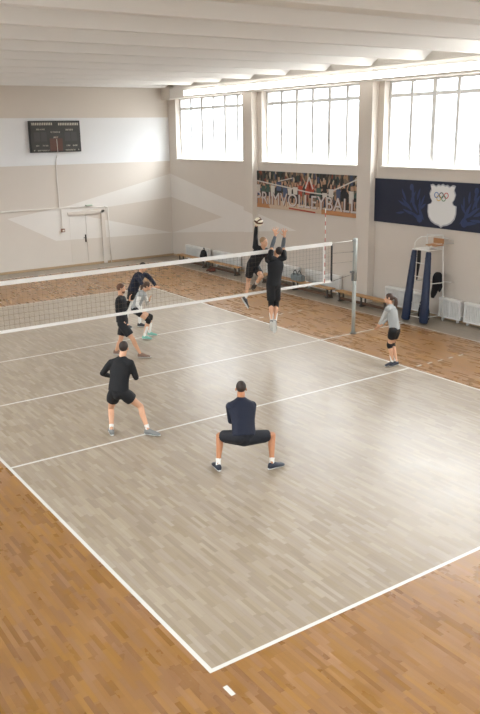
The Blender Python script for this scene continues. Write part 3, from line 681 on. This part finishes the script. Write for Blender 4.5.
# ------------------------------------------------------------------ people (joint positions in metres)
J = {"squat": {"head": [3.095, 3.936, 1.256], "neck": [3.033, 3.847, 1.124], "pelvis": [2.931, 3.637, 0.627], "shL": [2.856, 3.896, 1.047], "shR": [3.192, 3.782, 1.024], "elL": [2.909, 3.954, 0.757], "elR": [3.208, 3.826, 0.727], "wrL": [3.115, 4.12, 0.741], "wrR": [3.28, 4.081, 0.716], "haL": [3.213, 4.124, 0.718], "haR": [3.249, 4.176, 0.711], "hipL": [2.829, 3.613, 0.619], "hipR": [3.017, 3.639, 0.564], "knL": [2.743, 4.035, 0.522], "knR": [3.45, 3.615, 0.497], "anL": [2.641, 3.933, 0.115], "anR": [3.339, 3.475, 0.104], "toL": [2.679, 4.093, 0.024], "toR": [3.513, 3.468, 0.032]}, "setter": {"head": [2.291, 6.327, 1.519], "neck": [2.234, 6.297, 1.36], "pelvis": [2.114, 6.258, 0.82], "shL": [2.075, 6.392, 1.291], "shR": [2.304, 6.12, 1.307], "elL": [1.97, 6.551, 1.063], "elR": [2.388, 6.113, 1.018], "wrL": [2.163, 6.683, 0.942], "wrR": [2.461, 6.368, 1.021], "haL": [2.248, 6.734, 0.952], "haR": [2.472, 6.463, 1.051], "hipL": [2.066, 6.336, 0.754], "hipR": [2.149, 6.16, 0.781], "knL": [2.091, 6.57, 0.378], "knR": [2.453, 6.122, 0.466], "anL": [1.95, 6.29, 0.109], "anR": [2.464, 5.914, 0.101], "toL": [2.006, 6.459, 0.04], "toR": [2.568, 5.769, 0.034]}, "tall": {"head": [4.406, 10.715, 1.618], "neck": [4.371, 10.697, 1.445], "pelvis": [4.336, 10.618, 0.894], "shL": [4.488, 10.828, 1.377], "shR": [4.246, 10.558, 1.427], "elL": [4.581, 10.888, 1.099], "elR": [4.225, 10.614, 1.134], "wrL": [4.611, 10.741, 1.318], "wrR": [4.324, 10.511, 0.912], "haL": [4.62, 10.723, 1.416], "haR": [4.363, 10.472, 0.826], "hipL": [4.406, 10.68, 0.829], "hipR": [4.276, 10.539, 0.835], "knL": [4.289, 10.677, 0.408], "knR": [4.451, 10.346, 0.473], "anL": [4.282, 10.947, 0.088], "anR": [4.624, 10.348, 0.093], "toL": [4.406, 10.815, 0.038], "toR": [4.759, 10.229, 0.034]}, "crouch": {"head": [5.696, 11.893, 1.343], "neck": [5.597, 11.941, 1.224], "pelvis": [5.394, 12.049, 0.766], "shL": [5.685, 12.073, 1.128], "shR": [5.45, 11.838, 1.184], "elL": [5.754, 12.062, 0.853], "elR": [5.331, 11.809, 0.93], "wrL": [5.713, 11.848, 0.971], "wrR": [5.463, 11.752, 0.727], "haL": [5.75, 11.888, 1.049], "haR": [5.516, 11.705, 0.666], "hipL": [5.46, 12.112, 0.726], "hipR": [5.361, 11.956, 0.758], "knL": [5.801, 12.014, 0.51], "knR": [5.615, 11.774, 0.482], "anL": [5.775, 12.046, 0.113], "anR": [5.489, 11.793, 0.104], "toL": [5.892, 11.933, 0.039], "toR": [5.604, 11.675, 0.032]}, "navy": {"head": [6.137, 12.93, 1.646], "neck": [6.082, 12.979, 1.489], "pelvis": [5.905, 13.169, 1.007], "shL": [6.266, 12.991, 1.425], "shR": [5.926, 12.874, 1.437], "elL": [6.289, 12.733, 1.275], "elR": [5.963, 12.667, 1.223], "wrL": [6.257, 12.49, 1.174], "wrR": [6.124, 12.458, 1.193], "haL": [6.266, 12.396, 1.145], "haR": [6.204, 12.402, 1.167], "hipL": [5.997, 13.202, 0.955], "hipR": [5.83, 13.105, 0.96], "knL": [6.071, 13.089, 0.53], "knR": [5.771, 13.172, 0.522], "anL": [6.017, 13.072, 0.107], "anR": [5.66, 13.24, 0.112], "toL": [6.131, 12.938, 0.035], "toR": [5.733, 13.083, 0.038]}, "spiker": {"head": [7.598, 9.483, 2.536], "neck": [7.593, 9.542, 2.375], "pelvis": [7.519, 9.854, 1.938], "shL": [7.763, 9.614, 2.317], "shR": [7.421, 9.579, 2.441], "elL": [7.656, 9.453, 2.091], "elR": [7.526, 9.724, 2.68], "wrL": [7.597, 9.202, 2.039], "wrR": [7.475, 9.619, 2.919], "haL": [7.674, 9.236, 1.984], "haR": [7.47, 9.575, 3.009], "hipL": [7.612, 9.863, 1.887], "hipR": [7.426, 9.803, 1.925], "knL": [7.508, 9.472, 1.714], "knR": [7.465, 9.973, 1.522], "anL": [7.585, 9.81, 1.476], "anR": [7.333, 9.901, 1.132], "toL": [7.593, 9.954, 1.352], "toR": [7.352, 9.846, 0.949]}, "blocker": {"head": [7.426, 8.708, 2.411], "neck": [7.341, 8.674, 2.261], "pelvis": [7.281, 8.685, 1.703], "shL": [7.158, 8.645, 2.332], "shR": [7.519, 8.6, 2.295], "elL": [7.328, 8.8, 2.534], "elR": [7.632, 8.789, 2.504], "wrL": [7.37, 8.724, 2.789], "wrR": [7.592, 8.684, 2.751], "haL": [7.419, 8.752, 2.874], "haR": [7.586, 8.631, 2.838], "hipL": [7.179, 8.66, 1.673], "hipR": [7.372, 8.706, 1.645], "knL": [7.234, 8.729, 1.232], "knR": [7.382, 8.72, 1.196], "anL": [7.208, 8.673, 0.809], "anR": [7.281, 8.64, 0.788], "toL": [7.246, 8.71, 0.623], "toR": [7.268, 8.635, 0.594]}, "girl": {"head": [8.716, 6.421, 1.523], "neck": [8.666, 6.333, 1.392], "pelvis": [8.716, 6.223, 0.88], "shL": [8.508, 6.243, 1.369], "shR": [8.819, 6.388, 1.306], "elL": [8.566, 6.409, 1.143], "elR": [8.809, 6.551, 1.069], "wrL": [8.571, 6.555, 0.937], "wrR": [8.607, 6.497, 0.926], "haL": [8.505, 6.54, 0.869], "haR": [8.579, 6.554, 0.854], "hipL": [8.628, 6.175, 0.863], "hipR": [8.797, 6.254, 0.826], "knL": [8.718, 6.349, 0.491], "knR": [8.9, 6.447, 0.464], "anL": [8.797, 6.328, 0.099], "anR": [8.87, 6.281, 0.103], "toL": [8.628, 6.347, 0.034], "toR": [8.701, 6.283, 0.033]}}
SKIN = mat('skin', hexc(206,158,126), .55, noise=.05, nscale=9); SKIN2 = mat('tanned_skin', hexc(182,124,86), .55, noise=.05, nscale=9)
M_hair = mat('dark_brown_hair', hexc(44,32,26), .6, bump=.4, bscale=90); M_ging = mat('reddish_brown_hair', hexc(92,56,36), .6, bump=.4, bscale=90)
M_blond = mat('short_fair_hair', hexc(150,118,84), .6, bump=.4, bscale=90); M_lb = mat('long_brown_hair', hexc(72,50,38), .55, bump=.5, bscale=70)
M_black = mat('black_jersey', hexc(13,14,18), .8, bump=.35, bscale=22); M_navy = mat('navy_jersey', hexc(17,24,44), .8, bump=.35, bscale=22)
M_bshort = mat('black_shorts_cloth', hexc(11,12,16), .75, bump=.35, bscale=18); M_nshort = mat('dark_navy_shorts_cloth', hexc(13,17,27), .75, bump=.35, bscale=18)
M_grey_j = mat('light_grey_jersey', hexc(158,160,158), .8, bump=.35, bscale=22); M_greysl = mat('grey_sleeve', hexc(92,98,104), .75, bump=.2)
M_white = mat('white_knit', hexc(222,220,214), .8, bump=.2); M_kp = mat('black_knee_pad', hexc(12,12,14), .8)
M_shb = mat('dark_blue_shoe', hexc(20,28,44), .5); M_shd = mat('dark_shoe', hexc(34,35,38), .5); M_shg = mat('grey_shoe', hexc(122,124,122), .55); M_sht = mat('teal_shoe', hexc(120,176,160), .55); M_sbr = mat('brown_shoe', hexc(120,94,78), .55)
M_sole = mat('white_sole', hexc(205,205,200), .6); M_eye = mat('eye_white', hexc(225,222,216), .3); M_iris = mat('iris', hexc(50,36,28), .3); M_lip = mat('lips', hexc(160,92,78), .5)

def mixv(a, b, t): return a + (b-a)*t
def person(key, label, face, s=1.0, skin=SKIN, hair=M_hair, shirt=M_black, sleeve=None, sleeve_to=1.0, shorts=M_bshort, shorts_to=.62, shoe=M_shd, sock=M_white, sock_h=.28,
           kneepads=(), pad_h=.085, legging=None, spread=False, curl=.6, hem=.0, palm=None, beard=None, ponytail=False, female=False, ground=True, armsleeve=None, group=None, headup=None, flare=1.0, bulk=1.0, hang=0, hdir=None):
    j = {k: V(v) for k, v in J[key].items()}
    base = V((j['pelvis'].x, j['pelvis'].y, 0 if ground else min(j['toL'].z, j['toR'].z)-.04))
    t = thing('person', label, 'person', base, group)
    upv = (j['neck']-j['pelvis']).normalized(); L = (j['neck']-j['pelvis']).length
    rs = (j['shR']-j['shL']).normalized(); rh = (j['hipR']-j['hipL']).normalized()
    def fr(u):
        r_ = mixv(rh, rs, u); r_ = (r_-upv*r_.dot(upv)).normalized(); return r_, upv.cross(r_)
    fwd = fr(.6)[1]
    back = j['pelvis'] + upv*(L*.5)
    def spine(u):
        # slight natural curve
        return mixv(j['pelvis'], j['neck'], u) - fwd*(.012*math.sin(PI*min(max(u, 0), 1))*s)
    wf = .92 if female else 1.0
    def torso(bm, prof, add=0.0):
        R = []
        for u, a_, b_ in prof:
            r_, f_ = fr(u); R.append((spine(u), r_, f_, a_*s*wf+add, b_*s*wf+add))
        loft(bm, R, 22)
    hipmid = (j['hipL']+j['hipR'])/2
    # ---- the body, one continuous surface
    bm = NB()
    torso(bm, [(-.14,.10,.08), (-.05,.15,.105), (.05,.16,.11), (.2,.142,.10), (.36,.135,.095), (.55,.155,.108), (.75,.168,.112), (.88,.15,.10), (.97,.09,.075), (1.02,.06,.06)])
    hu = (j['head']-j['neck']).normalized() if headup is None else V(headup).normalized()
    face = V(face).normalized(); hz = (hu*.45+V((0,0,1))*.55).normalized() if ground else hu
    hz = (hz - face*hz.dot(face)).normalized(); hx = face.cross(hz).normalized()
    ax = (hx, face, hz); hc = j['head']
    H = lambda x, y, z: hc + (hx*x + face*y + hz*z)*s
    chain(bm, [(mixv(j['pelvis'], j['neck'], .93), .068*s*wf), (j['neck']+ (hc-j['neck'])*.1, .062*s*wf), (H(0,-.015,-.07), .060*s*wf)], 14)
    ball(bm, H(0,-.012,.028), (.074*s, .094*s, .090*s), 20, axes=ax)           # skull
    ball(bm, H(0,.022,-.045), (.058*s, .066*s, .072*s), 18, axes=ax)          # face
    ball(bm, H(0,.052,-.092), (.030*s, .028*s, .024*s), 12, axes=ax)          # chin
    cone(bm, H(0,.080,.010), H(0,.104,-.032), .007*s, .014*s, 8)              # nose
    ball(bm, H(0,.072,.026), (.050*s, .014*s, .012*s), 12, axes=ax)           # brow
    for e in (-1, 1): ball(bm, H(.080*e,-.012,-.016), (.011*s, .019*s, .030*s), 10, axes=ax)   # ears
    for q in 'LR':
        sh, el, wr, ha = j['sh'+q], j['el'+q], j['wr'+q], j['ha'+q]
        chain(bm, [(mixv(j['neck'], sh, .3)-upv*.045, .050*s*wf), (sh-upv*.028, .054*s*wf), (mixv(sh, el, .35), .050*s*wf), (el, .040*s*wf), (mixv(el, wr, .28), .042*s*wf), (wr, .027*s*wf)], 14)
        h = (ha-wr).normalized() if not hdir else V(hdir[q]).normalized(); pn = V(palm[q]) if palm else fwd
        pn = (pn - h*pn.dot(h)); pn = pn.normalized() if pn.length > .05 else basis(h)[0]
        wv = h.cross(pn).normalized() * (1 if q == 'R' else -1)               # towards the thumb
        pc = wr + h*.045*s
        ball(bm, pc, (.040*s*wf, .017*s, .052*s), 12, axes=(wv, pn, h))
        ball(bm, wr + h*.065*s, (.042*s*wf, .014*s, .030*s), 12, axes=(wv, pn, h))
        for fi, (o_, ln) in enumerate(((.030, .068), (.010, .078), (-.011, .072), (-.031, .056))):
            sp = (o_/.031)*(.75 if spread else .06); g2 = s*(1.2 if spread else 1); d1 = (h + wv*sp).normalized(); c_ = curl*(.6 if spread else 1)
            k0 = wr + (h*.088 + wv*o_)*s; k1 = k0 + (d1*math.cos(c_*.5)+pn*math.sin(c_*.5))*ln*.42*g2
            k2 = k1 + (d1*math.cos(c_*1.2)+pn*math.sin(c_*1.2))*ln*.32*g2; k3 = k2 + (d1*math.cos(c_*1.8)+pn*math.sin(c_*1.8))*ln*.26*g2
            g_ = s*(1.2 if spread else 1); chain(bm, [(wr+h*.05*s+wv*o_*.8*s, .010*s), (k0, .010*g_), (k1, .0092*g_), (k2, .0087*g_), (k3, .0080*g_)], 8)
        td = (h*.5 + wv*.9 + pn*.25).normalized(); td2 = (h*.85 + wv*.35 + pn*.35).normalized()
        k0 = wr + (h*.018+wv*.022)*s; k1 = k0 + td*.045*s; k2 = k1 + mixv(td, td2, .6).normalized()*.030*s; k3 = k2 + td2*.024*s
        chain(bm, [(k0, .015*s), (k1, .0115*s), (k2, .010*s), (k3, .0085*s)], 8)
        hp, kn, an, to = j['hip'+q], j['kn'+q], j['an'+q], j['to'+q]
        bend = ((hp-kn).normalized()+(an-kn).normalized()); kd = -bend.normalized() if bend.length > .08 else fwd
        calf = mixv(kn, an, .3) - kd*.018*s
        chain(bm, [(hp, .088*s), (mixv(hp, kn, .3), .082*s), (mixv(hp, kn, .75), .062*s), (kn+kd*.004, .053*s), (calf, .055*s*(.94 if female else 1)), (mixv(kn, an, .62)-kd*.008, .043*s), (an, .033*s)], 14)
        v = to-an; u_ = (kn-an); u_ = (u_-v*(u_.dot(v)/v.length_squared)).normalized()
        axf = (v + u_*.065).normalized()
        if ground: axf = V((v.x, v.y, 0)).normalized(); upf = V((0,0,1))
        else: upf = (u_ - axf*u_.dot(axf)).normalized()
        sd = axf.cross(upf).normalized()
        j['axf'+q], j['upf'+q], j['sd'+q] = axf, upf, sd
        heel = (an - axf*.065*s) ; zb = (an.z-.012 if ground else .09*s)
        j['heel'+q] = heel - upf*zb
        chain(bm, [(an-axf*.02*s-upf*.05*s, .026*s), (an+axf*.05*s-upf*.055*s, .024*s), (an+axf*.14*s-upf*.065*s, .016*s)], 10)
        j['kd'+q] = kd
    part('body', bm, skin, t, base, voxel=.0062 if spread else .0085, smooth=3 if not spread else 2)
    # ---- face
    for e in (-1, 1):
        bm = NB(); ball(bm, H(.030*e, .078, .006), (.013*s, .008*s, .008*s), 10, axes=ax); eo = part('eye', bm, M_eye, t, base)
        bm = NB(); ball(bm, H(.030*e, .0845, .006), (.006*s, .003*s, .006*s), 8, axes=ax); part('iris', bm, M_iris, eo, base)
        bm = NB(); ball(bm, H(.031*e, .083, .026), (.018*s, .006*s, .004*s), 8, axes=ax); part('eyebrow', bm, hair, t, base)
    bm = NB(); ball(bm, H(0, .083, -.066), (.020*s, .008*s, .007*s), 10, axes=ax); part('mouth', bm, M_lip, t, base)
    # ---- hair
    bm = NB(); ball(bm, H(0,-.018,.030), (.079*s, .098*s, .094*s), 22, axes=ax)
    keep_n = (hz*.72 - face*.70).normalized()
    r_ = bmesh.ops.bisect_plane(bm, geom=bm.verts[:]+bm.edges[:]+bm.faces[:], plane_co=H(0, .055, .0) if female else H(0, .035, .03), plane_no=keep_n, clear_inner=True)
    ed = [e for e in bm.edges if e.is_boundary]
    if ed: bmesh.ops.holes_fill(bm, edges=ed)
    if female: ball(bm, H(0,-.105,.01), (.03*s, .03*s, .03*s), 10, axes=ax)
    part('hair', bm, hair, t, base, voxel=.009, smooth=2)
    if ponytail:
        bm = NB(); p0 = H(0, -.115, .02); dn = V((0,0,-1)); bk = -fwd
        chain(bm, [(p0, .024), (p0+bk*.045+dn*.05, .034), (p0+bk*.05+dn*.15, .040), (p0+bk*.03+dn*.27, .034), (p0+bk*.02+dn*.38, .018)], 12)
        part('ponytail', bm, hair, t, base, voxel=.009, smooth=2)
    if beard:
        bm = NB(); ball(bm, H(0,.030,-.072), (.058*s, .062*s, .046*s), 16, axes=ax)
        bmesh.ops.bisect_plane(bm, geom=bm.verts[:]+bm.edges[:]+bm.faces[:], plane_co=H(0, .04, -.052), plane_no=(hz*.95-face*.1).normalized(), clear_outer=True)
        bmesh.ops.holes_fill(bm, edges=[e for e in bm.edges if e.is_boundary]); part('beard', bm, beard, t, base)
    # ---- shirt
    bm = NB(); hm = -.02-hem
    B_ = bulk; torso(bm, [(hm,.178*B_,.130), (.08,.175*B_,.126), (.22,.166*B_,.120), (.4,.163*B_,.118), (.56,.174*B_,.124), (.74,.182*B_,.126), (.87,.160*B_,.112), (.95,.112,.086), (1.0,.074,.070)], .006)
    parts_sl = NB() if sleeve else None
    for q in 'LR':
        sh, el, wr = j['sh'+q], j['el'+q], j['wr'+q]
        chain(bm, [(j['neck']-upv*.012, .066*s*wf), (mixv(j['neck'], sh, .5)-upv*.030, .067*s*wf), (sh-upv*.026, .069*s*wf)], 14)
        path = [(sh-upv*.02, .068*s*wf), (mixv(sh, el, .5), .060*s*wf), (el, .051*s*wf), (mixv(el, wr, .4), .048*s*wf), (mixv(el, wr, .96), .036*s*wf)]
        tgt = parts_sl if sleeve else bm
        n_ = 5 if sleeve_to >= 1 else (3 if sleeve_to > .4 else 2)
        if sleeve: chain(bm, [(sh-upv*.02, .070*s*wf), (mixv(sh, el, .3), .064*s*wf)], 14, caps=(1, 0))
        pp = path[:n_]
        if sleeve_to < .4: pp = [path[0], (mixv(sh, el, .55), .064*s*wf)]
        chain(tgt, pp, 14, caps=(1, 0))
    part('shirt', bm, shirt, t, base, voxel=.011, smooth=3)
    if sleeve: part('sleeves', parts_sl, sleeve, t, base, voxel=.011, smooth=2)
    if armsleeve:
        for q in 'LR':
            bm = NB(); el, wr, sh = j['el'+q], j['wr'+q], j['sh'+q]
            chain(bm, [(mixv(sh, el, .75), .049*s), (el, .046*s), (mixv(el, wr, .4), .047*s), (mixv(el, wr, .93), .034*s)], 14, caps=(0, 0)); part('arm_sleeve', bm, armsleeve, t, base, voxel=.010, smooth=1)
    # ---- shorts
    bm = NB(); ball(bm, hipmid-upv*.02, .112*s, 14)
    if hang: z_ = V((0,0,-1)); chain(bm, [(mixv(j['hipL'], j['knL'], .65)+z_*.02, .09*s), (hipmid+z_*hang, .105*s), (mixv(j['hipR'], j['knR'], .65)+z_*.02, .09*s)], 14)
    torso(bm, [(-.12,.12,.10), (-.04,.165,.125), (.08,.168,.125), (.19,.152,.112)], .004)
    for q in 'LR':
        hp, kn = j['hip'+q], j['kn'+q]
        chain(bm, [(mixv(hipmid, hp, .7), .098*s), (hp, .104*s), (mixv(hp, kn, shorts_to*.55), .100*s*flare), (mixv(hp, kn, shorts_to), .094*s*flare)], 16, caps=(1, 0))
    part('shorts', bm, shorts, t, base, voxel=.012, smooth=3)
    for q in 'LR':
        hp, kn, an = j['hip'+q], j['kn'+q], j['an'+q]; kd = j['kd'+q]
        if legging:
            bm = NB(); calf = mixv(kn, an, .3)-kd*.018*s
            chain(bm, [(mixv(hp, kn, .45), .082*s), (mixv(hp, kn, .75), .069*s), (kn, .059*s), (calf, .060*s), (mixv(kn, an, .9), .038*s)], 14, caps=(0, 0)); part('legging', bm, legging, t, base, voxel=.011, smooth=2)
        if q in kneepads:
            bm = NB(); chain(bm, [(mixv(kn, hp, pad_h/.42), .069*s), (kn+kd*.008, .066*s), (mixv(kn, an, pad_h/.42), .062*s)], 14, caps=(0, 0)); ball(bm, kn+kd*.022, .055*s, 12)
            part('knee_pad', bm, M_kp, t, base, voxel=.011, smooth=2)
        if sock:
            bm = NB(); chain(bm, [(mixv(an, kn, sock_h), .046*s if sock_h < .4 else .055*s), (mixv(an, kn, .1), .038*s), (an-j['upf'+q]*.04, .041*s)], 12, caps=(0, 1)); part('sock', bm, sock, t, base, voxel=.010, smooth=1)
        # shoe
        a_, u_, d_, h0 = j['axf'+q], j['upf'+q], j['sd'+q], j['heel'+q]; ss = s*(.93 if female else 1.0); bm = NB(); R = []
        for u, w_, h_ in ((0,.020,.07), (.04,.034,.098), (.15,.041,.110), (.32,.043,.112), (.46,.044,.094), (.62,.049,.074), (.8,.048,.060), (.93,.036,.046), (1,.014,.030)):
            R.append((h0 + a_*(.30*ss*u) + u_*(h_*ss*.5), d_, u_, w_*ss*1.08, h_*ss*.5))
        loft(bm, R, 16); so = part('shoe', bm, shoe, t, base)
        bm = NB(); loft(bm, [(h0 + a_*(.31*ss*u-.005) + u_*.010, d_, u_, w_*ss, .0115) for u, w_ in ((0,.016),(.05,.033),(.3,.039),(.5,.041),(.7,.049),(.85,.045),(.95,.032),(1,.012))], 14); part('sole', bm, M_sole, so, base)
    return t

person('squat', 'person in navy long sleeves squatting wide, seen from behind, nearest the camera', (.50,.80,-.12), skin=SKIN2, hair=M_hair, shirt=M_navy, shorts=M_nshort, shorts_to=.82, shoe=M_shb, sock_h=.2, flare=1.0, hem=.02, bulk=1.2, hang=.045)
person('setter', 'person in black long sleeves seen from behind, legs apart, left of the squatting player', (.60,.76,-.08), shorts_to=.48, shoe=M_shg, sock_h=.22, flare=1.18, hem=.05, bulk=1.1, palm={'L': (0,0,-1), 'R': (0,0,-1)})
person('tall', 'tall person with reddish hair in black shirt and shorts standing in profile behind the net', (.86,-.42,-.10), hair=M_ging, beard=M_ging, shorts_to=.72, shoe=M_sbr, sock=None, flare=1.08, hem=.05)
person('crouch', 'crouching person in pale grey shirt with white sleeves and teal shoes behind the net', (.85,-.45,-.05), s=.94, hair=M_lb, ponytail=True, female=True, shirt=M_grey_j, sleeve=M_white, shorts_to=.45, shoe=M_sht, sock_h=.62, kneepads='LR')
person('navy', 'person in navy long sleeves and white leggings leaning forward with both arms out', (.55,-.78,-.30), shirt=M_navy, legging=M_white, shorts_to=.4, shoe=M_shd, sock_h=.2, palm={'L': (0,0,1), 'R': (0,0,1)})
person('spiker', 'person in black jumping behind the net with one arm up hitting the ball', (.28,-.95,.02), hair=M_blond, shorts_to=.66, shoe=M_shd, sock_h=.24, ground=False, palm={'L': (0,0,-1), 'R': (-.3,-1,.1)}, curl=.35, hem=-.06)
person('blocker', 'person in black jumping at the net with both open hands raised to block', (.30,.92,.25), s=1.02, armsleeve=M_greysl, sleeve_to=.3, shorts_to=.84, shoe=M_shg, sock_h=.5, kneepads='LR', pad_h=.09, ground=False, spread=True, curl=.25, palm={'L': (.55,.8,0), 'R': (.55,.8,0)}, hem=.08, bulk=1.12, hdir={'L': (-.02,.12,1), 'R': (.12,.12,1)})
person('girl', 'person with long brown ponytail, grey shirt and black knee pads by the right sideline', (-.62,.78,-.05), s=.96, hair=M_lb, ponytail=True, female=True, shirt=M_grey_j, sleeve=mat('pale_grey_sleeve', hexc(196,196,192), .8), shorts_to=.5, shoe=M_shb, sock_h=.38, kneepads='LR', pad_h=.08, hem=.02)

# ------------------------------------------------------------------ the ball
bc = V((7.407, 9.425, 3.03)); b = bc - V((0, 0, .107)); t = thing('volleyball', 'white and brown volleyball just being hit above the net', 'ball', b)
M_bw = mat('ball_white', hexc(238,230,206), .45); M_bb = mat('ball_brown', hexc(92,52,26), .45)
bm = NB(); ball(bm, bc, .105, 28); part('ball_body', bm, M_bw, t, b)
def stripe(ax_, tw):
    bm = NB(); a_ = V(ax_).normalized(); x_, y_ = basis(a_); A = []
    for i in range(17):
        th = -1.25+2.5*i/16; c_ = (a_*math.cos(th)+x_*math.sin(th))
        w_ = .020*math.cos(th*.75); s_ = a_.cross(x_)*w_
        A.append([bm.verts.new(bc+(c_*.1+s_*k+y_*0).normalized()*r_) for k, r_ in ((-1,.104),(-1,.108),(0,.1085),(1,.108),(1,.104))])
    for p_, q_ in zip(A, A[1:]):
        for k in range(4): bm.faces.new((p_[k], p_[k+1], q_[k+1], q_[k]))
    return bm
for d_ in ((-.2,-1,-.3), (1,.2,.3), (-.9,.5,.2), (.1,.2,1), (.3,-.75,.6)): part('panel_stripe', stripe(d_, 0), M_bb, t, b)
